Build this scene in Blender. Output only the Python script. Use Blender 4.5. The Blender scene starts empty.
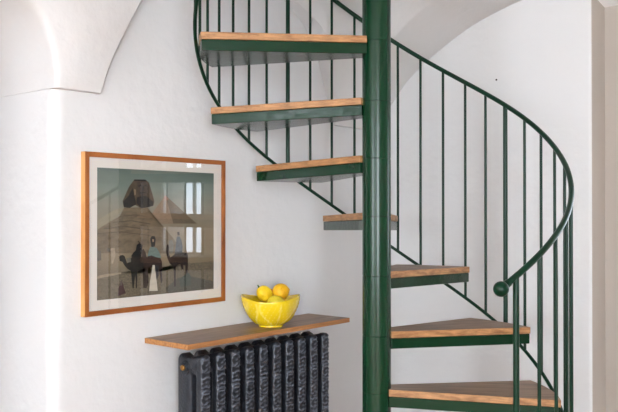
import bpy, bmesh, math, random
from math import sin, cos, pi, radians, sqrt, hypot
from mathutils import Vector, Matrix

# ------------------------------------------------------------------ basics
SKY, EXPO = 26, -.12
S = bpy.context.scene
COL = S.collection
H = 1.32                      # eye height above the floor; wall numbers below are given relative to it
random.seed(7)


def lin(r, g, b):
    f = lambda c: (c / 255) / 12.92 if c / 255 <= .04045 else ((c / 255 + .055) / 1.055) ** 2.4
    return (f(r), f(g), f(b), 1)


def mat(name, col, rough=.5, metal=0., spec=.5, coat=0., bump=0., bscale=60., bdetail=4, var=0., vscale=5., col2=None):
    m = bpy.data.materials.new(name); m.use_nodes = True
    nt = m.node_tree; N = nt.nodes; L = nt.links
    b = N['Principled BSDF']
    b.inputs['Base Color'].default_value = col
    b.inputs['Roughness'].default_value = rough
    b.inputs['Metallic'].default_value = metal
    b.inputs['Specular IOR Level'].default_value = spec
    b.inputs['Coat Weight'].default_value = coat
    b.inputs['Coat Roughness'].default_value = .15
    tc = N.new('ShaderNodeTexCoord')
    if bump:
        n = N.new('ShaderNodeTexNoise'); n.inputs['Scale'].default_value = bscale; n.inputs['Detail'].default_value = bdetail
        L.new(tc.outputs['Object'], n.inputs['Vector'])
        bp = N.new('ShaderNodeBump'); bp.inputs['Strength'].default_value = bump; bp.inputs['Distance'].default_value = .01
        L.new(n.outputs['Fac'], bp.inputs['Height']); L.new(bp.outputs['Normal'], b.inputs['Normal'])
    if col2:
        n2 = N.new('ShaderNodeTexNoise'); n2.inputs['Scale'].default_value = vscale; n2.inputs['Detail'].default_value = 6
        L.new(tc.outputs['Object'], n2.inputs['Vector'])
        r = N.new('ShaderNodeValToRGB'); r.color_ramp.elements[0].position = .3; r.color_ramp.elements[1].position = .7
        r.color_ramp.elements[0].color = col; r.color_ramp.elements[1].color = col2
        L.new(n2.outputs['Fac'], r.inputs['Fac']); L.new(r.outputs['Color'], b.inputs['Base Color'])
    return m


def wood(name, dark, light, scale=(3, 60, 60), rough=.5, bump=.15, spec=.4):
    """grain running along local X"""
    m = bpy.data.materials.new(name); m.use_nodes = True
    nt = m.node_tree; N = nt.nodes; L = nt.links; b = N['Principled BSDF']
    b.inputs['Roughness'].default_value = rough; b.inputs['Specular IOR Level'].default_value = spec
    tc = N.new('ShaderNodeTexCoord'); mp = N.new('ShaderNodeMapping'); mp.inputs['Scale'].default_value = scale
    L.new(tc.outputs['Object'], mp.inputs['Vector'])
    n = N.new('ShaderNodeTexNoise'); n.inputs['Scale'].default_value = 1; n.inputs['Detail'].default_value = 8; n.inputs['Distortion'].default_value = .6
    L.new(mp.outputs['Vector'], n.inputs['Vector'])
    r = N.new('ShaderNodeValToRGB'); r.color_ramp.elements[0].position = .32; r.color_ramp.elements[1].position = .66
    r.color_ramp.elements[0].color = dark; r.color_ramp.elements[1].color = light
    L.new(n.outputs['Fac'], r.inputs['Fac']); L.new(r.outputs['Color'], b.inputs['Base Color'])
    bp = N.new('ShaderNodeBump'); bp.inputs['Strength'].default_value = bump; bp.inputs['Distance'].default_value = .002
    L.new(n.outputs['Fac'], bp.inputs['Height']); L.new(bp.outputs['Normal'], b.inputs['Normal'])
    return m


WALL = mat('wall_plaster', lin(230, 229, 229), .85, spec=.2, bump=.35, bscale=22, bdetail=6)
VAULT = mat('vault_plaster', lin(228, 226, 225), .88, spec=.2, bump=.5, bscale=16, bdetail=6)
PANEL = mat('recess_greige', lin(182, 172, 162), .8, spec=.2, bump=.2, bscale=20)  # greige, darker than the wall, for the recess back and splay
FLOOR = wood('floor_boards', lin(150, 112, 78), lin(190, 150, 112), (2, 14, 14), .45)
WINF = mat('window_paint', lin(225, 225, 220), .4)
GREEN = mat('green_gloss_paint', lin(5, 47, 25), .22, spec=.35, coat=0, bump=.05, bscale=30, col2=lin(8, 53, 30), vscale=9)
GREENR = mat('green_rail_paint', lin(6, 44, 27), .3, spec=.25, coat=0)
GREENT = mat('green_tray_paint', lin(5, 44, 23), .2, spec=.3, coat=0, bump=.12, bscale=30, col2=lin(8, 50, 28), vscale=14)
OAK_TOP = wood('oak_worn_top', lin(104, 78, 58), lin(150, 120, 94), (4, 40, 40), .42)
OAK_EDGE = wood('oak_edge', lin(142, 98, 62), lin(194, 144, 96), (5, 90, 90), .5)
SHELF_TOP = wood('shelf_walnut_top', lin(118, 90, 70), lin(154, 122, 96), (3, 34, 34), .4)
SHELF_EDGE = wood('shelf_edge', lin(150, 98, 54), lin(192, 134, 80), (6, 90, 90), .5)
FRAME = wood('frame_cherry', lin(136, 74, 28), lin(172, 102, 46), (6, 6, 6), .4)
FRAME_SIDE = wood('frame_side', lin(188, 132, 72), lin(214, 160, 98), (50, 50, 8), .5)
MATB = mat('mat_board', lin(228, 222, 214), .9)
IRON = mat('cast_iron_paint', lin(34, 36, 42), .33, metal=.3, spec=.6, bump=.3, bscale=120, col2=lin(48, 52, 60), vscale=40)


def relief_mix(m, hi, lo_v=.15, hi_v=.8):
    """raised relief gets a lighter tone: mixes in a second colour by the stored relief height"""
    nt = m.node_tree; N = nt.nodes; L = nt.links; b = N['Principled BSDF']; src = b.inputs['Base Color'].links[0].from_socket
    at = N.new('ShaderNodeAttribute'); at.attribute_name = 'relief'
    mr = N.new('ShaderNodeMapRange'); mr.inputs['From Min'].default_value = lo_v; mr.inputs['From Max'].default_value = hi_v
    L.new(at.outputs['Fac'], mr.inputs['Value'])
    mx = N.new('ShaderNodeMix'); mx.data_type = 'RGBA'; mx.blend_type = 'MIX'
    ins = [i for i in mx.inputs if i.type == 'RGBA']; ins[1].default_value = hi
    L.new(mr.outputs['Result'], mx.inputs[0]); L.new(src, ins[0]); L.new([o for o in mx.outputs if o.type == 'RGBA'][0], b.inputs['Base Color'])


relief_mix(IRON, lin(118, 124, 138), .2, .9)  # lighter grey on the raised ornament stands in for glints of light
BRASS = mat('brass', lin(176, 128, 66), .35, metal=.9)
RING = mat('black_fitting', lin(40, 42, 46), .5, metal=.3)
NAIL = mat('nail_iron', lin(60, 55, 50), .5, metal=.7)


def new_obj(name, me, parent=None, mats=()):
    o = bpy.data.objects.new(name, me); COL.objects.link(o)
    for m in mats: me.materials.append(m)
    if parent: o.parent = parent
    return o


def finish(bm, name, mats, parent=None, smooth=False, recalc=True, angle=None):
    if recalc: bmesh.ops.recalc_face_normals(bm, faces=bm.faces)
    me = bpy.data.meshes.new(name); bm.to_mesh(me); bm.free()
    if smooth:
        for p in me.polygons: p.use_smooth = True
    o = new_obj(name, me, parent, mats if isinstance(mats, (list, tuple)) else [mats])
    if angle is not None:
        me.set_sharp_from_angle(angle=radians(angle))
    return o


def empty(name, loc, rz=0):
    o = bpy.data.objects.new(name, None); COL.objects.link(o); o.location = loc; o.rotation_euler = (0, 0, rz); o.empty_display_size = .1
    return o


def tag(o, label, cat, group=None):
    o['label'] = label; o['category'] = cat
    if group: o['group'] = group
    return o


def structure(o):
    o['kind'] = 'structure'; return o


def prism(bm, pts, z0, z1, mi=0, mtop=None):
    """vertical extrusion of a plan outline"""
    lo = [bm.verts.new((x, y, z0)) for x, y in pts]; hi = [bm.verts.new((x, y, z1)) for x, y in pts]
    n = len(pts); fs = [bm.faces.new(lo[::-1]), bm.faces.new(hi)]
    fs[1].material_index = mi if mtop is None else mtop; fs[0].material_index = mi
    for i in range(n):
        f = bm.faces.new((lo[i], lo[(i + 1) % n], hi[(i + 1) % n], hi[i])); f.material_index = mi
    return lo, hi


def box(bm, x0, x1, y0, y1, z0, z1, mi=0):
    return prism(bm, [(x0, y0), (x1, y0), (x1, y1), (x0, y1)], z0, z1, mi)


def tube(bm, pts, r, n=12, closed=False, cap=True):
    """round bar along a polyline; r may be a list"""
    pts = [Vector(p) for p in pts]; rings = []
    for i, p in enumerate(pts):
        a = pts[max(i - 1, 0)]; b = pts[min(i + 1, len(pts) - 1)]; t = (b - a).normalized()
        up = Vector((0, 0, 1)) if abs(t.z) < .95 else Vector((1, 0, 0))
        u = t.cross(up).normalized(); v = t.cross(u).normalized()
        rr = r[i] if isinstance(r, (list, tuple)) else r
        rings.append([bm.verts.new(p + u * rr * cos(2 * pi * k / n) + v * rr * sin(2 * pi * k / n)) for k in range(n)])
    for a, b in zip(rings, rings[1:]):
        for k in range(n): bm.faces.new((a[k], a[(k + 1) % n], b[(k + 1) % n], b[k]))
    if cap: bm.faces.new(rings[0][::-1]); bm.faces.new(rings[-1])
    return rings


def lathe(bm, prof, n=48, axis='z', centre=(0, 0, 0), cap=True, mi=0):
    rings = []
    cx, cy, cz = centre
    for r, h in prof:
        ring = []
        for k in range(n):
            a = 2 * pi * k / n; u, v = r * cos(a), r * sin(a)
            ring.append(bm.verts.new((cx + u, cy + v, cz + h) if axis == 'z' else (cx + h, cy + u, cz + v)))
        rings.append(ring)
    for a, b in zip(rings, rings[1:]):
        for k in range(n):
            f = bm.faces.new((a[k], a[(k + 1) % n], b[(k + 1) % n], b[k])); f.material_index = mi
    if cap:
        if prof[0][0] > 1e-6: bm.faces.new(rings[0][::-1])
        if prof[-1][0] > 1e-6: bm.faces.new(rings[-1])
    return rings


def bevel(o, w, seg=3, angle=35):
    m = o.modifiers.new('bevel', 'BEVEL'); m.width = w; m.segments = seg; m.limit_method = 'ANGLE'; m.angle_limit = radians(angle)
    return o


def interp(tab, x):
    if x <= tab[0][0]: return tab[0][1]
    for i in range(len(tab) - 1):
        (a, va), (b, vb) = tab[i], tab[i + 1]
        if x <= b:
            t = (x - a) / (b - a)
            p = tab[i - 1] if i else (2 * a - b, 2 * va - vb)
            q = tab[i + 2] if i + 2 < len(tab) else (2 * b - a, 2 * vb - va)
            m0 = (vb - p[1]) / (b - p[0]) * (b - a); m1 = (q[1] - va) / (q[0] - a) * (b - a)
            return (2 * t**3 - 3 * t**2 + 1) * va + (t**3 - 2 * t**2 + t) * m0 + (-2 * t**3 + 3 * t**2) * vb + (t**3 - t**2) * m1
    return tab[-1][1]


# ------------------------------------------------------------------ the room
# axes: +X along the picture wall (to the right), +Y towards it, camera stands at X=Y=0
WY, WX = 2.5, 3.55            # picture wall plane, stair-side wall plane
CEIL = 1.30 + H
LX, FY = -5.0, -2.8           # window wall on the left, wall behind the camera
SP = .437 + H                 # springing height of the vault


def rounded(c, a, b, r, n=5):
    """corner c approached from a, left towards b"""
    c, a, b = Vector(c), Vector(a), Vector(b)
    u = (a - c).normalized(); v = (b - c).normalized()
    p0 = c + u * r; p1 = c + v * r
    return [tuple((p0 * (1 - t) ** 2 + c * 2 * t * (1 - t) + p1 * t ** 2)) for t in [i / n for i in range(n + 1)]]


bm = bmesh.new(); box(bm, LX - .2, WX + .4, FY - .2, 4.9, -.1, 0); structure(finish(bm, 'floor', FLOOR))
bm = bmesh.new(); box(bm, LX - .2, WX + .4, FY - .2, 4.9, CEIL, CEIL + .12); structure(finish(bm, 'ceiling', VAULT))

# picture wall with the rounded outer corner where the arched alcove opens
bm = bmesh.new()
plan = rounded((1.574, WY), (1.574, 4.6), (3.8, WY), .05, 9) + [(3.8, WY), (3.8, WY + .2), (1.78, WY + .2), (1.78, 4.6), (1.574, 4.6)]
prism(bm, plan, 0, CEIL)
o = structure(finish(bm, 'wall_back', WALL, smooth=True, angle=30))
# left pier of the alcove and the wall running to the window wall
bm = bmesh.new()
plan = [(LX, WY)] + rounded((.326, WY), (LX, WY), (.326, 4.6), .028, 7) + [(.326, WY + .35), (.12, WY + .35), (.12, WY + .2), (LX, WY + .2)]
prism(bm, plan, 0, CEIL)
box(bm, .12, .326, WY + .35, 4.6, 0, CEIL)
structure(finish(bm, 'wall_alcove_left', WALL, smooth=True, angle=30))
bm = bmesh.new(); box(bm, .12, 1.78, 4.6, 4.8, 0, CEIL); structure(finish(bm, 'wall_alcove_back', WALL))

# stair-side wall: lunette plane, rounded edge, splayed window recess
RE, RB = 1.335, 1.302         # recess edge on the wall plane / on the recess back
bm = bmesh.new()
W0, W1, WZ0, WZ1 = .545, 1.0, H - .30, H + .48
prism(bm, [(WX, WY + .2)] + rounded((WX, RE), (WX, WY), (WX + .081, RB), .016, 6) + [(WX + .081, RB), (WX + .3, RB), (WX + .3, WY + .2)], 0, CEIL)
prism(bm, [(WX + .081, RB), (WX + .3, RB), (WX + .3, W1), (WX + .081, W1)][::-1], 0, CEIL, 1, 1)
prism(bm, [(WX + .081, W1), (WX + .3, W1), (WX + .3, W0), (WX + .081, W0)][::-1], 0, WZ0)
prism(bm, [(WX + .081, W1), (WX + .3, W1), (WX + .3, W0), (WX + .081, W0)][::-1], WZ1, CEIL)
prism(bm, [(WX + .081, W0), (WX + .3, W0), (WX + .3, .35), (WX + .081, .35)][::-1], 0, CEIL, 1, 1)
prism(bm, [(WX, .33), (WX + .081, .35), (WX + .3, .35), (WX + .3, FY), (WX, FY)][::-1], 0, CEIL)
v = [bm.verts.new(p) for p in [(WX, .3, .985 + H), (WX + .085, .3, .925 + H), (WX + .085, .3, CEIL), (WX, .3, CEIL),
                               (WX, RE + .002, .985 + H), (WX + .085, RE + .002, .925 + H), (WX + .085, RE + .002, CEIL), (WX, RE + .002, CEIL)]]
for f in ((0, 1, 2, 3), (7, 6, 5, 4), (0, 4, 5, 1), (1, 5, 6, 2), (2, 6, 7, 3), (3, 7, 4, 0)): bm.faces.new([v[i] for i in f])
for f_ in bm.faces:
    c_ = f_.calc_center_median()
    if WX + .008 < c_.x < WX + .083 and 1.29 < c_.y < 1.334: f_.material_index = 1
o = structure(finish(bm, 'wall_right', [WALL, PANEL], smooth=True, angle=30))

# narrow casement in the recess
bm = bmesh.new()
for z0, z1, y0, y1 in ((WZ0, WZ0 + .03, W0, W1), (WZ1 - .03, WZ1, W0, W1), (WZ0, WZ1, W0, W0 + .02), (WZ0, WZ1, W1 - .02, W1), (WZ0, WZ1, .872, .884)):
    box(bm, WX + .085, WX + .11, y0, y1, z0, z1)
w2 = structure(finish(bm, 'window_2', WINF))
DIMMER = bpy.data.materials.new('dimming_tint'); DIMMER.use_nodes = True  # unseen pane, added only to dim daylight through the casement
nt = DIMMER.node_tree; nt.nodes.remove(nt.nodes['Principled BSDF']); tn = nt.nodes.new('ShaderNodeBsdfTransparent'); tn.inputs['Color'].default_value = (.42, .43, .45, 1)
nt.links.new(tn.outputs[0], nt.nodes['Material Output'].inputs['Surface'])
bm = bmesh.new(); bm.faces.new([bm.verts.new((WX + .15, y, z)) for y, z in ((W0, WZ0), (W1, WZ0), (W1, WZ1), (W0, WZ1))])
structure(finish(bm, 'window_5', DIMMER))

# window wall on the left with two tall openings, wall behind the camera
OPEN = [(-1.9, -1.2), (.25, 1.7)]
OZ0, OZ1 = .5, 2.4
bm = bmesh.new()
ys = [FY, OPEN[0][0], OPEN[0][1], OPEN[1][0], OPEN[1][1], WY + .2]
for a, b in ((ys[0], ys[1]), (ys[2], ys[3]), (ys[4], ys[5])): box(bm, LX - .25, LX, a, b, 0, CEIL)
for a, b in OPEN: box(bm, LX - .25, LX, a, b, 0, OZ0); box(bm, LX - .25, LX, a, b, OZ1, CEIL)
structure(finish(bm, 'wall_left', WALL))
for k, (a, b) in enumerate(OPEN):
    bm = bmesh.new()
    for z0, z1, y0, y1 in ((OZ0, OZ0 + .05, a, b), (OZ1 - .05, OZ1, a, b), (OZ0, OZ1, a, a + .05), (OZ0, OZ1, b - .05, b), (OZ0, OZ1, (a + b) / 2 - .03, (a + b) / 2 + .03), (1.75, 1.79, a, b)):
        box(bm, LX - .15, LX - .1, y0, y1, z0, z1)
    structure(finish(bm, 'window_%d' % (1 if k == 0 else 3), WINF))
bm = bmesh.new(); FXA, FXB = -3.6, -1.0  # window opening behind the camera, added as fill light
box(bm, LX - .25, FXA, FY - .2, FY, 0, CEIL); box(bm, FXB, WX + .3, FY - .2, FY, 0, CEIL); box(bm, FXA, FXB, FY - .2, FY, 0, OZ0); box(bm, FXA, FXB, FY - .2, FY, OZ1, CEIL)
structure(finish(bm, 'wall_front', WALL))
bm = bmesh.new()
for z0, z1, x0, x1 in ((OZ0, OZ0 + .05, FXA, FXB), (OZ1 - .05, OZ1, FXA, FXB), (OZ0, OZ1, FXA, FXA + .05), (OZ0, OZ1, FXB - .05, FXB), (OZ0, OZ1, (FXA + FXB) / 2 - .03, (FXA + FXB) / 2 + .03)):
    box(bm, x0, x1, FY - .15, FY - .1, z0, z1)
structure(finish(bm, 'window_4', WINF))

# ------------------------------------------------------------------ the vault: groins springing from the corners
T_S = [(.437, 1.757), (.53, 1.781), (.62, 1.812), (.70, 1.842), (.787, 1.878), (.88, 1.95), (.97, 2.07), (1.04, 2.24), (1.07, 2.453)]   # picture lunette, left flank
T_E = [(.437, .03), (.53, .045), (.62, .064), (.70, .086), (.787, .110), (.88, .105), (.97, .07), (1.07, .04)]
T_L = [(.437, 1.568), (.487, 1.567), (.505, 1.562), (.54, 1.553), (.59, 1.534), (.67, 1.477), (.715, 1.41), (.76, 1.30), (.80, 1.15), (.82, .95)]
T_RY = [(.437, 2.475), (.52, 2.435), (.583, 2.40), (.68, 2.316), (.74, 2.244), (.80, 2.156), (.87, 2.036), (.93, 1.912), (.975, 1.78), (1.007, 1.66), (1.03, 1.50), (1.04, 1.33)]
T_RE = [(.437, .03), (.55, .13), (.65, .235), (.73, .32), (.83, .41), (.92, .45), (1.04, .5)]
ROWS = [.437 + i * .0175 for i in range(37)]


def loft(name, rowfn, rows, cap_bottom=True):
    bm = bmesh.new(); R = []
    for z in rows + [1.31]:
        R.append([bm.verts.new((x, y, z + H)) for x, y in rowfn(z)])
    n = len(R[0])
    for a, b in zip(R, R[1:]):
        for k in range(n): bm.faces.new((a[k], a[(k + 1) % n], b[(k + 1) % n], b[k]))
    bm.faces.new(R[0][::-1]); bm.faces.new(R[-1])
    return structure(finish(bm, name, VAULT, smooth=True, angle=28))


def row_left(z, mirror=None):
    s, e, xl = interp(T_S, z), interp(T_E, z), interp(T_L, z)
    e2 = e + .015 * max(0, min(1, (z - .5) / .2))
    P = [(xl, 4.62)] + rounded((xl, WY - e), (xl, 4.6), (xl + 1, WY - e), min(.045, .02 + .1 * (z - .437)), 6)
    P += [(xl + (s - xl) * t, WY - e - .02 * sin(pi * t) * min(1, (z - .437) * 4)) for t in (.25, .5, .75)]
    P += [(s - .006, WY - e), (s, WY - e + .006), (s, WY + .05), (1.7 if s > 1.75 else s, WY + .05)]
    if z < .487 and False: pass
    P = [p for p in P]
    P += [(1.72, WY + .05), (1.72, 4.62)]
    P.pop(-3)
    if mirror is not None: P = [(2 * mirror - x, y) for x, y in P][::-1]
    return P


def row_left_body(z):
    P = row_left(z)
    # below the alcove springing the jamb itself is the wall, so the vault only stands proud in front of it
    if z < .484: P = [(max(x, 1.576) if y > WY + .001 else x, y) for x, y in P]
    return P


loft('ceiling', row_left_body, ROWS)
loft('ceiling', lambda z: [(1.9 - x, y) for x, y in row_left_body(z)][::-1], ROWS)


def row_right(z):
    s = 2 * 2.453 - interp(T_S, z); e = interp(T_E, z); yb = interp(T_RY, z); e2 = interp(T_RE, z)
    a = Vector((s, WY - e)); b = Vector((WX - e2, yb))
    m = a.lerp(b, .5); d = (b - a); nrm = Vector((d.y, -d.x)).normalized()
    P = [(3.7, WY + .1), (s, WY + .05), (s, WY - e + .006), (s + .006, WY - e)]
    P += [tuple(a.lerp(b, t) - nrm * 0) for t in (.25, .5, .75)]
    P += [(b.x + .002, b.y + .006), (b.x + .008, b.y), (WX + .02, yb), (3.7, yb)]
    return P


loft('ceiling', row_right, ROWS)


def row_right_far(z):
    yb = 2 * 1.33 - interp(T_RY, z); e2 = interp(T_RE, z)
    return [(WX + .05, yb), (WX - e2 + .01, yb), (WX - e2, yb - .008), (WX - .03, -.1), (WX + .05, -.1)]


loft('ceiling', row_right_far, ROWS)
bm = bmesh.new(); box(bm, WX - .5, WX + .05, .9, 1.8, 1.04 + H, CEIL); box(bm, 2.2, 2.7, WY - .04, WY + .05, 1.07 + H, CEIL)
structure(finish(bm, 'ceiling', VAULT))

# ------------------------------------------------------------------ spiral staircase
PX, PY = 2.4567, 1.7335
ROT = -49.96
ZT = [-.6625, -.4518, -.2304, -.0095, .2058, .4192, .644]
AT = [-12.78, 17.29, 47.48, 76.79, 107.03, 136.44, 165.88]
W = 30.0
stair = tag(empty('spiral_staircase', (PX, PY, 0)), 'dark green steel spiral staircase with oak treads, winding around a thick central pole', 'staircase')
PR = .0535
bm = bmesh.new()
prof = [(.11, 0), (.11, .012), (PR, .014)]
seams = [z + H - .006 for z in [ZT[0] - .438, ZT[0] - .219] + ZT + [ZT[-1] + .219, ZT[-1] + .438]]
for z in seams:
    prof += [(PR, z - .0022), (PR - .0016, z - .0008), (PR - .0016, z + .0008), (PR, z + .0022)]
prof += [(PR, CEIL)]
lathe(bm, prof, 64)
finish(bm, 'central_pole', GREEN, stair, smooth=True, angle=25)

RT = .660


def tread_outline(inset=0., hw=.05, rin=.041):
    R = RT - inset; h = radians(W / 2) - inset / RT
    return [(R * cos(a), R * sin(a)) for a in [-h + 2 * h * i / 10 for i in range(11)]] + [(rin, hw - inset), (rin, -hw + inset + .010)]


BT = .026; FT = .040          # oak board, steel tray
bm = bmesh.new(); prism(bm, tread_outline(0), -BT, 0, 0, 1)
board_me = finish(bm, 'tread_board', [OAK_EDGE, OAK_TOP], stair); bevel(board_me, .002, 2)
bm = bmesh.new()
out = tread_outline(.002, .036, .045); inn = [(x * .992 + .002, y * .985) for x, y in out]
h = radians(W / 2) - .002 / RT
out = out[:11] + [(.115, .058), (.041, .048), (.041, -.038), (.115, -.052)]
prism(bm, out, -BT - FT, -BT - .0008)
tray_me = finish(bm, 'steel_tray', GREENT, stair); bevel(tray_me, .0025, 2)


def place_tread(z, a, first=False):
    t = board_me if first else board_me.copy()
    u = tray_me if first else tray_me.copy()
    if not first: COL.objects.link(t); COL.objects.link(u)
    t.name = 'tread'; u.name = 'steel_tray'
    t.parent = stair; u.parent = t
    t.location = (0, 0, z + H + .009); t.rotation_euler = (0, radians(1.35), radians(a + W / 2 + ROT)); u.location = (0, 0, 0)
    return t


zs = [ZT[0] - .438, ZT[0] - .219] + ZT + [ZT[-1] + .219, ZT[-1] + .438]
an = [AT[0] - 60, AT[0] - 30] + AT + [AT[-1] + 30, AT[-1] + 60]
for i, (z, a) in enumerate(zip(zs, an)):
    if z + H > CEIL - .25: continue
    t = place_tread(z, a, i == 0)

# rails, spindles
KN = [-60 + 300 / 7 * i for i in range(8)]
ZH = [.2385, .2057, .2028, .1908, .2215, .2349, .243, .2487]
ZB = [-.7475, -.7491, -.7494, -.7587, -.7285, -.7298, -.71, -.697]
RR_ = .684
CX, CY = .0095, -.0017


def rail_pt(th, which):
    z = interp(list(zip(KN, ZH if which == 'h' else ZB)), max(min(th, 240), -60)) + th * .219 / 29.6 + H
    a = radians(th); x, y = CX + RR_ * cos(a), CY + RR_ * sin(a)
    c, s = cos(radians(ROT)), sin(radians(ROT))
    return Vector((x * c - y * s, x * s + y * c, z))


bm = bmesh.new()
ths = [-61.5 + i * 2.5 for i in range(200)]
hp = [rail_pt(t, 'h') for t in ths]; hp = [p for p in hp if p.z < CEIL - .02]
tube(bm, hp, .0098, 14)
hr = finish(bm, 'handrail', GREENR, stair, smooth=True)
bm = bmesh.new()
bmesh.ops.create_uvsphere(bm, u_segments=32, v_segments=20, radius=.0235)
for f in bm.faces: f.smooth = True
d0 = (hp[0] - hp[3]).normalized(); bc = hp[0] + d0 * .024
ball = finish(bm, 'ball_end', GREENR, hr, smooth=True); ball.location = bc
bm = bmesh.new(); tube(bm, [hp[0] + d0 * -.012, hp[0] + d0 * .004], .0125, 16); finish(bm, 'rail_collar', GREENR, hr, smooth=True, angle=30)

bm = bmesh.new()
bp_ = [rail_pt(t, 'b') for t in [-58.1 + i * 2.5 for i in range(200)]]; bp_ = [p for p in bp_ if p.z < CEIL - .03]
tube(bm, bp_, .0072, 10)
finish(bm, 'lower_rail', GREENR, stair, smooth=True)

thin = [-58.1 + 9.2 * k for k in range(1, 10)] + [42.9, 51.4, 60.3, 69.1, 77.8, 86.2, 94.5, 103.4, 112.1] + [131.0, 139.6, 148.2, 157.0, 166.1, 174.6, 183.4, 192.2, 201, 218, 227, 236, 245, 254, 263, 272]
thick = [-58.1, 34.1, 121.5, 209.5]
for t in thin + thick:
    r = .0095 if t in thick else .0058
    p0, p1 = rail_pt(t, 'b'), rail_pt(t, 'h')
    if t == -58.1: p0.z = 0.0
    p1.z = min(p1.z, CEIL)
    if p0.z > CEIL - .3: continue
    bm = bmesh.new(); tube(bm, [p0, p0.lerp(p1, .5), p1], r, 12)
    finish(bm, 'newel_bar' if t in thick else 'baluster', GREENR, stair, smooth=True, angle=40)

# ------------------------------------------------------------------ framed print
FX0, FX1, FZ0, FZ1, FD = 1.6887, 2.3888, -.3787 + H, .2203 + H, .0268
pic = tag(empty('framed_picture', ((FX0 + FX1) / 2, WY, FZ0)), 'large framed Sphinx and pyramid picture with camel riders, white mat, hanging on the white wall', 'picture')
off = Vector(((FX0 + FX1) / 2, WY, FZ0))


def rel(bm): bmesh.ops.translate(bm, verts=bm.verts, vec=-off)


bm = bmesh.new(); fw = .0185
X = [FX0, FX0 + fw, FX1 - fw, FX1]; Z = [FZ0, FZ0 + fw, FZ1 - fw, FZ1]
quads = [[(X[0], Z[0]), (X[3], Z[0]), (X[2], Z[1]), (X[1], Z[1])], [(X[3], Z[0]), (X[3], Z[3]), (X[2], Z[2]), (X[2], Z[1])],
         [(X[3], Z[3]), (X[0], Z[3]), (X[1], Z[2]), (X[2], Z[2])], [(X[0], Z[3]), (X[0], Z[0]), (X[1], Z[1]), (X[1], Z[2])]]
for q in quads:
    f = [bm.verts.new((x, WY - FD, z)) for x, z in q]; b = [bm.verts.new((x, WY, z)) for x, z in q]
    bm.faces.new(f); bm.faces.new(b[::-1])
    for k in range(4):
        fc = bm.faces.new((f[k], b[k], b[(k + 1) % 4], f[(k + 1) % 4]))
        if k == 0: fc.material_index = 1
rel(bm); fr = finish(bm, 'frame', [FRAME, FRAME_SIDE], pic); bevel(fr, .001, 2)

PU0, PU1, PV0, PV1 = 1.745, 2.329, -.323 + H, .1645 + H
bm = bmesh.new()
X = [FX0 + fw - .002, PU0, PU1, FX1 - fw + .002]; Z = [FZ0 + fw - .002, PV0, PV1, FZ1 - fw + .002]
for q in ([(X[0], Z[0]), (X[3], Z[0]), (X[2], Z[1]), (X[1], Z[1])], [(X[3], Z[0]), (X[3], Z[3]), (X[2], Z[2]), (X[2], Z[1])],
          [(X[3], Z[3]), (X[0], Z[3]), (X[1], Z[2]), (X[2], Z[2])], [(X[0], Z[3]), (X[0], Z[0]), (X[1], Z[1]), (X[1], Z[2])]):
    f = [bm.verts.new((x, WY - .0195, z)) for x, z in q]; b = [bm.verts.new((x, WY - .017, z)) for x, z in q]
    bm.faces.new(f); bm.faces.new(b[::-1])
    for k in range(4): bm.faces.new((f[k], b[k], b[(k + 1) % 4], f[(k + 1) % 4]))
rel(bm); finish(bm, 'mat_board', MATB, pic)


def print_mat(name, a, b=None, grad=None, speck=0., scale=30.):
    m = bpy.data.materials.new('print_' + name); m.use_nodes = True
    nt = m.node_tree; N = nt.nodes; L = nt.links; bs = N['Principled BSDF']; bs.inputs['Roughness'].default_value = .8
    tc = N.new('ShaderNodeTexCoord')
    n = N.new('ShaderNodeTexNoise'); n.inputs['Scale'].default_value = scale; n.inputs['Detail'].default_value = 5
    mp = N.new('ShaderNodeMapping'); mp.inputs['Scale'].default_value = (1, 1, 2.4); L.new(tc.outputs['Object'], mp.inputs['Vector']); L.new(mp.outputs['Vector'], n.inputs['Vector'])
    mr = N.new('ShaderNodeMapRange'); mr.inputs['From Min'].default_value = .3; mr.inputs['From Max'].default_value = .7
    mr.inputs['To Min'].default_value = 1 - speck; mr.inputs['To Max'].default_value = 1 + speck; L.new(n.outputs['Fac'], mr.inputs['Value'])
    mx = N.new('ShaderNodeVectorMath'); mx.operation = 'SCALE'; L.new(mr.outputs['Result'], mx.inputs['Scale'])
    if grad:
        sp = N.new('ShaderNodeSeparateXYZ'); L.new(tc.outputs['Object'], sp.inputs['Vector'])
        g = N.new('ShaderNodeMapRange'); g.inputs['From Min'].default_value = PV0 - off.z; g.inputs['From Max'].default_value = PV1 - off.z; L.new(sp.outputs['Z'], g.inputs['Value'])
        r = N.new('ShaderNodeValToRGB'); cr = r.color_ramp
        cr.elements[0].position, cr.elements[0].color = grad[0]; cr.elements[1].position, cr.elements[1].color = grad[-1]
        for p, c in grad[1:-1]: e = cr.elements.new(p); e.color = c
        L.new(g.outputs['Result'], r.inputs['Fac']); L.new(r.outputs['Color'], mx.inputs[0])
    else:
        mx.inputs[0].default_value = a[:3]
    L.new(mx.outputs['Vector'], bs.inputs['Base Color'])
    return m


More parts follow.
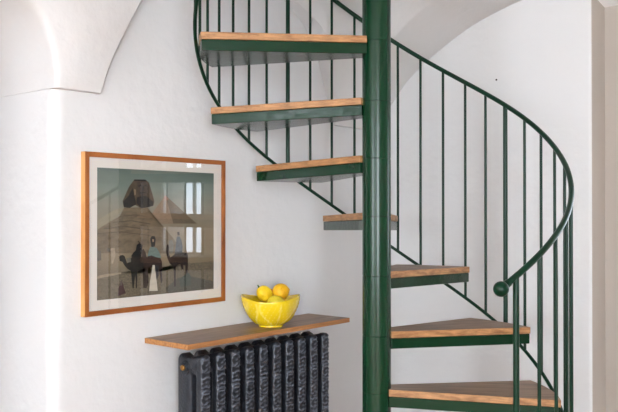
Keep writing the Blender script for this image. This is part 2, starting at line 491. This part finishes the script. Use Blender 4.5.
PM = {
    'base': print_mat('base', lin(0, 0, 0), grad=[(0., lin(98, 88, 72)), (.2, lin(116, 104, 84)), (.3, lin(132, 118, 94)), (.5, lin(138, 124, 102)), (.72, lin(130, 128, 114)), (.86, lin(112, 124, 114)), (1., lin(86, 102, 94))], speck=.06, scale=14),
    'dune_far': print_mat('dune_far', lin(142, 134, 112), speck=.08),
    'pyramid_light': print_mat('pyramid_light', lin(136, 116, 96), speck=.1, scale=60),
    'pyramid_dark': print_mat('pyramid_dark', lin(104, 90, 72), speck=.1, scale=60),
    'pyramid_top': print_mat('pyramid_top', lin(146, 112, 96), speck=.05),
    'body': print_mat('body', lin(110, 96, 76), speck=.28, scale=26),
    'body_shade': print_mat('body_shade', lin(112, 96, 74), speck=.2, scale=26),
    'strata': print_mat('strata', lin(90, 78, 62), speck=.2, scale=50),
    'head': print_mat('head', lin(78, 64, 50), speck=.22, scale=45),
    'head_dark': print_mat('head_dark', lin(34, 31, 28), speck=.25, scale=45),
    'face': print_mat('face', lin(68, 56, 46), speck=.2, scale=45),
    'ear': print_mat('ear', lin(128, 110, 88)),
    'ground': print_mat('ground', lin(104, 94, 76), speck=.42, scale=150),
    'ground_light': print_mat('ground_light', lin(146, 132, 110), speck=.2, scale=60),
    'ground_dark': print_mat('ground_dark', lin(78, 76, 66), speck=.4, scale=110),
    'figure_grey': print_mat('figure_grey', lin(92, 86, 76), speck=.2),
    'figure_light': print_mat('figure_light', lin(158, 144, 122), speck=.2),
    'camel_mid': print_mat('camel_mid', lin(46, 30, 24), speck=.3, scale=80),
    'camel_left': print_mat('camel_left', lin(30, 26, 22), speck=.3, scale=80),
    'camel_right': print_mat('camel_right', lin(38, 25, 20), speck=.3, scale=80),
    'rider_black': print_mat('rider_black', lin(14, 14, 14), speck=.2),
    'rider_teal': print_mat('rider_teal', lin(94, 114, 108), speck=.2, scale=60),
    'rider_grey': print_mat('rider_grey', lin(72, 76, 80), speck=.2, scale=60),
    'saddle': print_mat('saddle', lin(108, 104, 92), speck=.2),
    'skin': print_mat('skin', lin(150, 124, 100)), 'skin_dark': print_mat('skin_dark', lin(60, 48, 42)),
    'stirrup_dark': print_mat('stirrup_dark', lin(46, 44, 46)),
    'robe_white': print_mat('robe_white', lin(196, 188, 172), speck=.08),
    'bush': print_mat('bush', lin(66, 76, 68), speck=.3, scale=70),
    'red_figure': print_mat('red_figure', lin(70, 44, 44), speck=.2), 'figure_dark': print_mat('figure_dark', lin(90, 76, 70)),
}
ART = [
 ('dune_far', [(0, 0.597), (0.137, 0.683), (0.217, 0.699), (0, 0.482)]),
 ('pyramid_light', [(0.553, 0.802), (0.373, 0.572), (0.635, 0.568), (0.598, 0.687)]),
 ('pyramid_dark', [(0.553, 0.802), (0.584, 0.702), (0.622, 0.57), (0.839, 0.566), (0.8, 0.595)]),
 ('pyramid_top', [(0.553, 0.802), (0.534, 0.777), (0.562, 0.757), (0.582, 0.773)]),
 ('body', [(0.211, 0.699), (0.178, 0.634), (0.111, 0.583), (0.034, 0.552), (0, 0.527), (0, 0.355), (0.709, 0.32), (0.632, 0.437), (0.557, 0.521), (0.469, 0.593), (0.397, 0.702)]),
 ('body_shade', [(0.382, 0.702), (0.469, 0.593), (0.557, 0.521), (0.632, 0.437), (0.527, 0.439), (0.44, 0.537), (0.368, 0.634)]),
 ('strata', [(0.178, 0.634), (0.3, 0.646), (0.382, 0.634), (0.384, 0.628), (0.3, 0.638), (0.171, 0.628)]),
 ('strata', [(0.125, 0.589), (0.272, 0.601), (0.425, 0.572), (0.425, 0.564), (0.272, 0.593), (0.116, 0.581)]),
 ('strata', [(0.06, 0.542), (0.217, 0.558), (0.44, 0.523), (0.44, 0.515), (0.217, 0.548), (0.05, 0.533)]),
 ('strata', [(0.009, 0.507), (0.19, 0.515), (0.426, 0.48), (0.426, 0.472), (0.19, 0.507), (0.003, 0.498)]),
 ('head', [(0.291, 0.921), (0.382, 0.923), (0.413, 0.898), (0.44, 0.81), (0.457, 0.749), (0.447, 0.714), (0.397, 0.702), (0.348, 0.693), (0.3, 0.72), (0.252, 0.699), (0.207, 0.702), (0.197, 0.747), (0.219, 0.798), (0.25, 0.866)]),
 ('head_dark', [(0.207, 0.702), (0.204, 0.747), (0.245, 0.792), (0.277, 0.853), (0.288, 0.779), (0.307, 0.726), (0.255, 0.697)]),
 ('head_dark', [(0.291, 0.921), (0.382, 0.923), (0.389, 0.911), (0.288, 0.907)]),
 ('head_dark', [(0.313, 0.782), (0.382, 0.796), (0.447, 0.749), (0.447, 0.714), (0.397, 0.702), (0.348, 0.697), (0.307, 0.734)]),
 ('face', [(0.31, 0.901), (0.382, 0.907), (0.408, 0.878), (0.418, 0.816), (0.389, 0.794), (0.329, 0.788), (0.31, 0.835)]),
 ('head_dark', [(0.324, 0.874), (0.354, 0.88), (0.354, 0.87), (0.324, 0.866)]),
 ('head_dark', [(0.372, 0.882), (0.394, 0.88), (0.397, 0.87), (0.372, 0.872)]),
 ('head_dark', [(0.358, 0.876), (0.37, 0.874), (0.373, 0.835), (0.354, 0.835)]),
 ('head_dark', [(0.334, 0.821), (0.385, 0.825), (0.385, 0.816), (0.334, 0.81)]),
 ('ear', [(0.288, 0.847), (0.303, 0.841), (0.303, 0.8), (0.291, 0.796)]),
 ('ground', [(0.0, 0.181), (0.159, 0.199), (0.462, 0.164), (0.743, 0.232), (1, 0.24), (0.997, 0.018), (0.0, 0)]),
 ('ground_light', [(0.0, 0.181), (0.063, 0.193), (0.187, 0.199), (0.187, 0.187), (0.077, 0.172), (0.0, 0.162)]),
 ('ground_dark', [(0.551, 0.041), (0.661, 0.121), (0.774, 0.127), (0.993, 0.064), (0.993, 0.01), (0.582, 0)]),
 ('figure_grey', [(0.002, 0.369), (0.031, 0.371), (0.034, 0.302), (0.003, 0.295)]),
 ('figure_light', [(0.104, 0.386), (0.134, 0.392), (0.142, 0.336), (0.123, 0.269), (0.111, 0.271), (0.115, 0.336)]),
 ('figure_grey', [(0.077, 0.394), (0.101, 0.386), (0.096, 0.359), (0.074, 0.369)]),
 ('camel_mid', [(0.348, 0.361), (0.365, 0.373), (0.382, 0.345), (0.392, 0.304), (0.418, 0.324), (0.462, 0.314), (0.509, 0.291), (0.522, 0.263), (0.521, 0.201), (0.526, 0.105), (0.514, 0.084), (0.505, 0.148), (0.493, 0.217), (0.462, 0.232), (0.418, 0.238), (0.402, 0.207), (0.408, 0.101), (0.39, 0.057), (0.365, 0.064), (0.387, 0.115), (0.382, 0.207), (0.368, 0.265), (0.353, 0.314)]),
 ('camel_left', [(0.17, 0.318), (0.18, 0.33), (0.199, 0.332), (0.214, 0.32), (0.217, 0.289), (0.233, 0.265), (0.255, 0.297), (0.279, 0.32), (0.318, 0.326), (0.348, 0.316), (0.372, 0.271), (0.365, 0.224), (0.344, 0.205), (0.315, 0.199), (0.31, 0.129), (0.312, 0.066), (0.303, 0.066), (0.303, 0.133), (0.295, 0.191), (0.286, 0.131), (0.286, 0.068), (0.277, 0.068), (0.279, 0.133), (0.267, 0.203), (0.236, 0.222), (0.211, 0.252), (0.197, 0.279), (0.175, 0.287)]),
 ('rider_black', [(0.262, 0.316), (0.279, 0.343), (0.303, 0.365), (0.308, 0.4), (0.322, 0.416), (0.342, 0.414), (0.358, 0.4), (0.351, 0.369), (0.348, 0.316), (0.303, 0.312)]),
 ('rider_black', [(0.318, 0.435), (0.325, 0.437), (0.341, 0.414), (0.334, 0.412)]),
 ('saddle', [(0.226, 0.304), (0.26, 0.312), (0.264, 0.275), (0.236, 0.269)]),
 ('rider_teal', [(0.409, 0.357), (0.421, 0.384), (0.447, 0.386), (0.476, 0.375), (0.502, 0.332), (0.517, 0.291), (0.476, 0.299), (0.433, 0.318), (0.401, 0.312)]),
 ('rider_black', [(0.421, 0.451), (0.435, 0.472), (0.459, 0.47), (0.467, 0.445), (0.461, 0.39), (0.45, 0.384), (0.43, 0.386), (0.426, 0.425)]),
 ('skin', [(0.438, 0.447), (0.452, 0.445), (0.452, 0.425), (0.44, 0.425)]),
 ('stirrup_dark', [(0.462, 0.24), (0.493, 0.23), (0.493, 0.148), (0.476, 0.121), (0.459, 0.15)]),
 ('robe_white', [(0.442, 0.24), (0.459, 0.238), (0.464, 0.164), (0.476, 0.109), (0.485, 0.029), (0.413, 0.033), (0.42, 0.113), (0.433, 0.181)]),
 ('camel_right', [(0.562, 0.392), (0.574, 0.404), (0.582, 0.382), (0.579, 0.33), (0.594, 0.293), (0.618, 0.306), (0.647, 0.33), (0.7, 0.33), (0.75, 0.322), (0.753, 0.279), (0.753, 0.222), (0.719, 0.219), (0.67, 0.232), (0.642, 0.213), (0.639, 0.137), (0.642, 0.053), (0.63, 0.051), (0.628, 0.137), (0.622, 0.215), (0.587, 0.246), (0.567, 0.289), (0.558, 0.336)]),
 ('camel_right', [(0.682, 0.236), (0.709, 0.234), (0.712, 0.187), (0.693, 0.193)]),
 ('camel_right', [(0.728, 0.238), (0.753, 0.236), (0.75, 0.144), (0.731, 0.131)]),
 ('saddle', [(0.579, 0.427), (0.608, 0.439), (0.623, 0.404), (0.618, 0.334), (0.598, 0.322), (0.582, 0.363)]),
 ('rider_grey', [(0.647, 0.431), (0.654, 0.462), (0.675, 0.464), (0.693, 0.431), (0.704, 0.373), (0.7, 0.324), (0.632, 0.322), (0.642, 0.375)]),
 ('skin_dark', [(0.654, 0.498), (0.673, 0.501), (0.678, 0.472), (0.658, 0.468)]),
 ('bush', [(0.673, 0.101), (0.709, 0.133), (0.755, 0.158), (0.779, 0.127), (0.779, 0.049), (0.685, 0.043)]),
 ('red_figure', [(0.166, 0.082), (0.176, 0.115), (0.187, 0.135), (0.199, 0.115), (0.212, 0.057), (0.223, 0.033), (0.159, 0.018)]),
 ('figure_dark', [(0.176, 0.115), (0.185, 0.139), (0.195, 0.119), (0.192, 0.098), (0.178, 0.096)])]

names = list(PM); bm = bmesh.new()
du, dv = PU1 - PU0, PV1 - PV0
f = bm.faces.new([bm.verts.new((PU0 + du * u, WY - .0165, PV0 + dv * v)) for u, v in ((-.01, -.01), (1.01, -.01), (1.01, 1.01), (-.01, 1.01))]); f.material_index = 0
for i, (nm, pts) in enumerate(ART):
    y = WY - .0167 - .00005 * i
    f = bm.faces.new([bm.verts.new((PU0 + du * u, y, PV0 + dv * v)) for u, v in pts]); f.material_index = names.index(nm)
bmesh.ops.triangulate(bm, faces=[f for f in bm.faces if len(f.verts) > 4])
rel(bm); finish(bm, 'printed_picture', [PM[k] for k in names], pic, recalc=False)

g = bpy.data.materials.new('picture_glass'); g.use_nodes = True
nt = g.node_tree; N = nt.nodes; L = nt.links; N.remove(N['Principled BSDF'])
tr = N.new('ShaderNodeBsdfTransparent'); gl = N.new('ShaderNodeBsdfGlossy'); gl.inputs['Roughness'].default_value = .004
ge = N.new('ShaderNodeNewGeometry'); dp = N.new('ShaderNodeVectorMath'); dp.operation = 'DOT_PRODUCT'
L.new(ge.outputs['Incoming'], dp.inputs[0]); L.new(ge.outputs['Normal'], dp.inputs[1])


def mth(op, a, b=None):
    n = N.new('ShaderNodeMath'); n.operation = op
    for i, v in enumerate((a, b)):
        if v is None: continue
        if isinstance(v, (int, float)): n.inputs[i].default_value = v
        else: L.new(v, n.inputs[i])
    return n.outputs[0]


# Schlick reflectance of the two faces of a thin pane
mu = mth('ADD', mth('MULTIPLY', mth('POWER', mth('SUBTRACT', 1, mth('ABSOLUTE', dp.outputs['Value'])), 5), .9), .08)
ms = N.new('ShaderNodeMixShader'); L.new(mu, ms.inputs['Fac']); L.new(tr.outputs[0], ms.inputs[1]); L.new(gl.outputs[0], ms.inputs[2])
L.new(ms.outputs[0], N['Material Output'].inputs['Surface'])
bm = bmesh.new()
bm.faces.new([bm.verts.new((x, WY - .0225, z)) for x, z in ((FX0 + fw - .002, FZ0 + fw - .002), (FX1 - fw + .002, FZ0 + fw - .002), (FX1 - fw + .002, FZ1 - fw + .002), (FX0 + fw - .002, FZ1 - fw + .002))])
rel(bm); finish(bm, 'glass', g, pic, recalc=False)

# ------------------------------------------------------------------ shelf board over the radiator
SX0, SX1, SY0, SY1, SZ = 1.9774, 2.967, WY - .2536, WY - .002, -.4895 + H
bm = bmesh.new(); box(bm, 0, SX1 - SX0, 0, SY1 - SY0, -.0205, 0)
for fc in bm.faces:
    if fc.normal.z > .5 or fc.calc_center_median().z > -.0001: fc.material_index = 1
sh = finish(bm, 'shelf_board', [SHELF_EDGE, SHELF_TOP]); sh.location = (SX0, SY0, SZ); bevel(sh, .0012, 2)
tag(sh, 'brown wooden shelf board above the radiator, fixed to the white wall', 'shelf')

# ------------------------------------------------------------------ radiator
RX0, PITCH_, RYF, RZT = 2.056, .0808, 2.258, -.545 + H
rad = tag(empty('radiator', (RX0, 2.32, 0)), 'dark grey cast iron column radiator with embossed scrollwork, below the wooden shelf board', 'radiator')


def relief(u, v):
    """scrolls and leaf ribs: u across -1..1, v height in metres"""
    k = v / .064; ph = (k % 1) * 2 - 1; sgn = 1 if int(k) % 2 else -1
    r1 = hypot((u - .22 * sgn) * .9, ph * 1.05); a1 = math.atan2(ph, (u - .22 * sgn) * sgn)
    sp = cos(2 * pi * (r1 * 1.5) - a1)
    ribs = max(0, sin(2 * pi * v / .0165 + 2.6 * abs(u) * sgn)) * min(1, max(0, r1 - .45) * 3)
    return min(1, max(0, sp) * max(0, 1 - r1 * .6) * 1.1 + .75 * ribs) * max(0, 1 - abs(u) ** 6)


def column(bm, cx, cy, hx, hy, z0, z1, front=False, n=28, nz=None):
    nz = nz or (170 if front else 24); rings = []; lay = bm.verts.layers.float['relief']
    for j in range(nz + 1):
        z = z0 + (z1 - z0) * j / nz
        # rounded head and foot
        t = min((z1 - z) / .024, (z - z0) / .024, 1); t = max(t, 0); s = sqrt(max(1 - (1 - t) ** 2, .0))
        s = .5 + .5 * s
        ring = []
        for k in range(n):
            a = 2 * pi * k / n; c, d = cos(a), sin(a)
            rv = 0; px = math.copysign(abs(c) ** (.5 if front else .8), c) * hx * s; py = math.copysign(abs(d) ** (.5 if front else .85), d) * hy * (s if not front else .6 + .4 * s)
            if front and d < -.05 and t >= .2:
                rv = relief(math.copysign(abs(c) ** .5, c), z - z0) * min(1, -d * 2.5); py -= .0075 * rv
            ring.append(bm.verts.new((cx + px, cy + py, z))); ring[-1][lay] = rv
        rings.append(ring)
    for a, b in zip(rings, rings[1:]):
        for k in range(n): bm.faces.new((a[k], a[(k + 1) % n], b[(k + 1) % n], b[k]))
    bm.faces.new(rings[0][::-1]); bm.faces.new(rings[-1])


def section_bm(first=False):
    bm = bmesh.new(); z0 = .06; bm.verts.layers.float.new('relief')
    column(bm, .028, -.0405, .0245, .016, z0, RZT, True, n=36)
    # side casting: two legs joined over a rounded shoulder, open slot between them
    y0, y1, yc0, yc1, zt, zb = -.050, .080, -.024, .000, RZT - .002, z0
    def arc(cy, cz, r, a0, a1, n=6): return [(cy + r * cos(radians(a0 + (a1 - a0) * i / n)), cz + r * sin(radians(a0 + (a1 - a0) * i / n))) for i in range(n + 1)]
    top = arc(y0 + .022, zt - .022, .022, 180, 90) + [(.005, zt - .010), (.03, zt - .012)] + arc(y1 - .026, zt - .026, .026, 90, 0)
    slot = [(yc1, zb + .09), (yc1, zt - .085)] + arc((yc0 + yc1) / 2, zt - .085, (yc1 - yc0) / 2, 0, 180)[1:] + [(yc0, zb + .09)]
    for prof_ in (top + [(y1, zb + .09)] + slot + [(y0, zb + .09)], [(y0, zb + .09), (yc0, zb + .09), (yc1, zb + .09), (y1, zb + .09), (y1, zb + .02), (y1 - .02, zb), (y0 + .02, zb), (y0, zb + .02)]):
        n_ = len(prof_); A = []; ins = .0055
        area = sum(prof_[i][0] * prof_[(i + 1) % n_][1] - prof_[(i + 1) % n_][0] * prof_[i][1] for i in range(n_)); SGN = 1 if area < 0 else -1
        # bevelled edges: narrow outer faces, full profile inside
        for xx, sh in ((.004, ins), (.0105, 0), (.0455, 0), (.052, ins)):
            row = []
            for i, (y, z) in enumerate(prof_):
                a_ = prof_[i - 1]; b_ = prof_[(i + 1) % n_]; ty, tz = b_[0] - a_[0], b_[1] - a_[1]; l_ = hypot(ty, tz)
                ny, nz_ = tz / l_, -ty / l_          # inward for a clockwise outline
                row.append(bm.verts.new((xx, y + ny * sh * SGN, z + nz_ * sh * SGN)))
            A.append(row)
        for r0, r1 in zip(A, A[1:]):
            for i in range(n_): bm.faces.new((r0[i], r0[(i + 1) % n_], r1[(i + 1) % n_], r1[i]))
        bm.faces.new(A[0]); bm.faces.new(A[-1][::-1])
    # arched neck joining the columns, top and bottom
    for zc, sg in ((RZT - .045, 1), (z0 + .045, -1)):
        # hub running through to the next section
        bmr = [(.0, -.001), (.024, -.001), (.027, .006), (.027, .050), (.024, .058), (.022, .0808)]
        lathe(bm, [(max(r, .0001), h) for r, h in bmr], 24, 'x', (0, .034, zc - .012 * sg))
    return bm


def feet(bm):
    for cy in (-.03, .05):
        tube(bm, [(.028, cy, .075), (.028, cy, .03), (.028, cy * 1.15, .012), (.028, cy * 1.2, 0)], [.016, .013, .018, .022], 14)


bm = section_bm(); sec = finish(bm, 'radiator_section', IRON, rad, smooth=True, angle=60)
bm = section_bm(); feet(bm); sec2 = finish(bm, 'radiator_section', IRON, rad, smooth=True, angle=60)
sec2.location = (0, 0, 0); sec.location = (PITCH_, 0, 0)
for k in range(2, 10):
    c = (sec2 if k == 9 else sec).copy(); COL.objects.link(c); c.parent = rad; c.location = (PITCH_ * k, 0, 0)
bm = bmesh.new(); lathe(bm, [(.0001, -.006), (.015, -.006), (.018, -.004), (.018, .000), (.0245, .001), (.0265, .004), (.0265, .01)], 32, 'x')
pl = finish(bm, 'end_plug', RING, rad, smooth=True, angle=35); pl.location = (0, .034, RZT - .053)
bm = bmesh.new(); lathe(bm, [(.0001, -.014), (.009, -.014), (.0115, -.012), (.0115, -.006)], 8, 'x')
br = finish(bm, 'bleed_valve', BRASS, pl); br['label'] = 'brass bleed valve'

# ------------------------------------------------------------------ bowl and lemons
BX, BY = 2.527, 2.338
YEL = mat('yellow_glaze', lin(246, 214, 24), .22, spec=.6, coat=.5, col2=lin(236, 200, 20), vscale=12)
VEIN = mat('yellow_glaze_pale', lin(250, 228, 96), .25, spec=.6, coat=.4)
relief_mix(YEL, lin(255, 234, 130), .2, 1.1)
bm = bmesh.new(); n = 96; lay = bm.verts.layers.float.new('relief')
outer = [(0.050, 0), (.053, .003), (.052, .008), (.062, .013), (.080, .026), (.096, .044), (.109, .064), (.118, .084), (.124, .105), (.1275, .123)]
inner = [(.1265, .1255), (.122, .1235), (.117, .105), (.110, .084), (.100, .062), (.086, .041), (.066, .024), (.035, .017), (.0001, .015)]
prof = []
for (r0, h0), (r1, h1) in zip(outer, outer[1:]):
    for t in range(3): prof.append((r0 + (r1 - r0) * t / 3, h0 + (h1 - h0) * t / 3, 1))
prof.append((*outer[-1], 1)); prof += [(r, h, 0) for r, h in inner]
rings = []
for r, h_, o_ in prof:
    ring = []
    for k in range(n):
        a = 2 * pi * k / n; rr = r; hh = h_
        if h_ > .03:                      # big soft leaves pressed around the wall, rim dips between them
            w = (h_ - .03) / .09; hh += .010 * w * cos(2 * (a + radians(68)))
        if o_ and .012 < h_ < .116:
            q = (4 * a / (2 * pi)) % 1 * 2 - 1; mid = (h_ - .012) / .104
            edge = abs(abs(q) - (.95 * sin(pi * min(mid * .5 + .12, 1))))
            rr += .0032 * max(0, 1 - edge * 9) + .0022 * max(0, cos(26 * (mid * .6 + abs(q)))) ** 3 * (1 if abs(q) < .9 else 0) + .0024 * max(0, 1 - abs(q) * 12)
        ring.append(bm.verts.new((rr * cos(a), rr * sin(a), hh))); ring[-1][lay] = max(0, (rr - r) / .004)
    rings.append(ring)
for a, b in zip(rings, rings[1:]):
    for k in range(n): bm.faces.new((a[k], a[(k + 1) % n], b[(k + 1) % n], b[k]))
bm.faces.new(rings[0][::-1])
bmesh.ops.rotate(bm, verts=bm.verts, matrix=Matrix.Rotation(radians(18), 3, 'Z'))
bowl = finish(bm, 'fruit_bowl', YEL, smooth=True, angle=70); bowl.location = (BX, BY, SZ)
tag(bowl, 'glossy yellow bowl with pressed leaf pattern, holding lemons on the wooden shelf', 'bowl')

LEM = mat('lemon_skin', lin(252, 218, 40), .4, spec=.4, bump=.4, bscale=140, col2=lin(248, 204, 28), vscale=18)
ORA = mat('lemon_skin_orange', lin(252, 204, 34), .42, spec=.5, bump=.5, bscale=140, col2=lin(248, 182, 24), vscale=14)
ORB = mat('lemon_skin_deep', lin(232, 138, 16), .45, spec=.5, bump=.5, bscale=140, col2=lin(224, 120, 14), vscale=14)
LPALE = mat('lemon_skin_pale', lin(244, 216, 46), .42, spec=.5, bump=.5, bscale=140, col2=lin(228, 206, 50), vscale=18)
STEM = mat('green_stem', lin(70, 100, 30), .6)


def lemon(m, loc, rot, r=.031, L_=.040, label='', stem=False):
    bm = bmesh.new(); P = []
    for i in range(25):
        t = -1 + 2 * i / 24
        rr = r * sqrt(max(0, 1 - t * t)) ** .92; x = t * (L_ - .005)
        if t > .86: x += .005 * (t - .86) / .14; rr = max(rr * .8, 0)
        if t < -.92: x -= .002
        P.append((max(rr, .0001), x))
    lathe(bm, P, 32, 'x', cap=False); bmesh.ops.remove_doubles(bm, verts=bm.verts, dist=.0003)
    o = finish(bm, 'lemon', m, smooth=True); o.location = loc; o.rotation_euler = rot
    tag(o, label, 'fruit', 'lemons in the yellow bowl')
    if stem:
        bm = bmesh.new(); tube(bm, [(-L_ + .004, 0, 0), (-L_ - .003, 0, .001), (-L_ - .008, 0, .002)], [.004, .003, .002], 8)
        finish(bm, 'stem', STEM, o, smooth=True)
    return o


# direction helpers in the wall frame: camera-right ~ (.64,-.77), away from camera ~ (.77,.64)
def bp(r_, f_, z): return (BX + .6433 * r_ + .7656 * f_, BY - .7656 * r_ + .6433 * f_, SZ + z)


lemon(LPALE, bp(.024, -.048, .104), (0, 0, radians(-50)), .033, .043, 'pale yellow lemon lying low at the front of the bowl, below the others')
lemon(LEM, bp(-.026, -.004, .140), (0, radians(48), radians(-25)), .032, .043, 'bright yellow lemon at the left of the pile, small green stem', stem=True)
lemon(ORA, bp(.042, .020, .147), (0, radians(-12), radians(-40)), .035, .041, 'orange tinged lemon at the right of the pile, the largest one')
lemon(ORB, bp(-.010, .072, .128), (0, 0, radians(-50)), .027, .033, 'deep orange fruit at the back, half hidden between the two top lemons')
lemon(LEM, bp(-.050, -.025, .073), (0, 0, radians(30)), .028, .036, 'yellow lemon deep inside the bowl, below the left one')
lemon(LEM, bp(.050, .050, .086), (0, 0, radians(-80)), .028, .034, 'yellow lemon deep inside the bowl, below the right one')
lemon(LEM, bp(-.045, .045, .075), (0, 0, radians(110)), .026, .034, 'yellow lemon deep inside the bowl, at the wall side')
lemon(LEM, bp(.014, -.002, .046), (0, 0, radians(40)), .028, .036, 'yellow lemon at the bottom of the bowl, beneath the heap')

# ------------------------------------------------------------------ small nail in the wall
bm = bmesh.new(); lathe(bm, [(.0001, -.008), (.0045, -.008), (.0045, -.006), (.0016, -.005), (.0016, .004)], 12, 'x')
nl = finish(bm, 'wall_nail', NAIL); nl.location = (WX, 1.793, .641 + H)
tag(nl, 'tiny dark nail in the white wall above the curved handrail', 'nail')

# ------------------------------------------------------------------ light: overcast daylight through the windows
w = bpy.data.worlds.new('daylight'); S.world = w; w.use_nodes = True
bg = w.node_tree.nodes['Background']; bg.inputs['Color'].default_value = (.84, .92, 1, 1); bg.inputs['Strength'].default_value = SKY


def portal(x, y0, y1, z0, z1, rz):
    l = bpy.data.lights.new('window_portal', 'AREA'); l.shape = 'RECTANGLE'; l.size = y1 - y0; l.size_y = z1 - z0; l.cycles.is_portal = True
    o = bpy.data.objects.new('window_portal', l); COL.objects.link(o); o.location = (x, (y0 + y1) / 2, (z0 + z1) / 2); o.rotation_euler = (pi / 2, 0, rz)


for a, b in OPEN: portal(LX - .2, a, b, OZ0, OZ1, -pi / 2)
portal(0, FXA, FXB, OZ0, OZ1, 0)  # portal of the added fill opening
o = bpy.data.objects['window_portal.002']; o.location = ((FXA + FXB) / 2, FY - .18, (OZ0 + OZ1) / 2); o.rotation_euler = (pi / 2, 0, pi)
portal(WX + .25, W0, W1, WZ0, WZ1, pi / 2)

# ------------------------------------------------------------------ camera
cam = bpy.data.cameras.new('camera'); co = bpy.data.objects.new('camera', cam); COL.objects.link(co)
cam.sensor_width = 36; cam.lens = 36 * 800 / 618
co.location = (0, 0, H); co.rotation_euler = (radians(90.45), 0, radians(-49.96)); cam.clip_start = .05
S.camera = co
vs = S.view_settings; vs.view_transform = 'Standard'; vs.look = 'None'; vs.gamma = 1; vs.use_curve_mapping = False; vs.exposure = EXPO
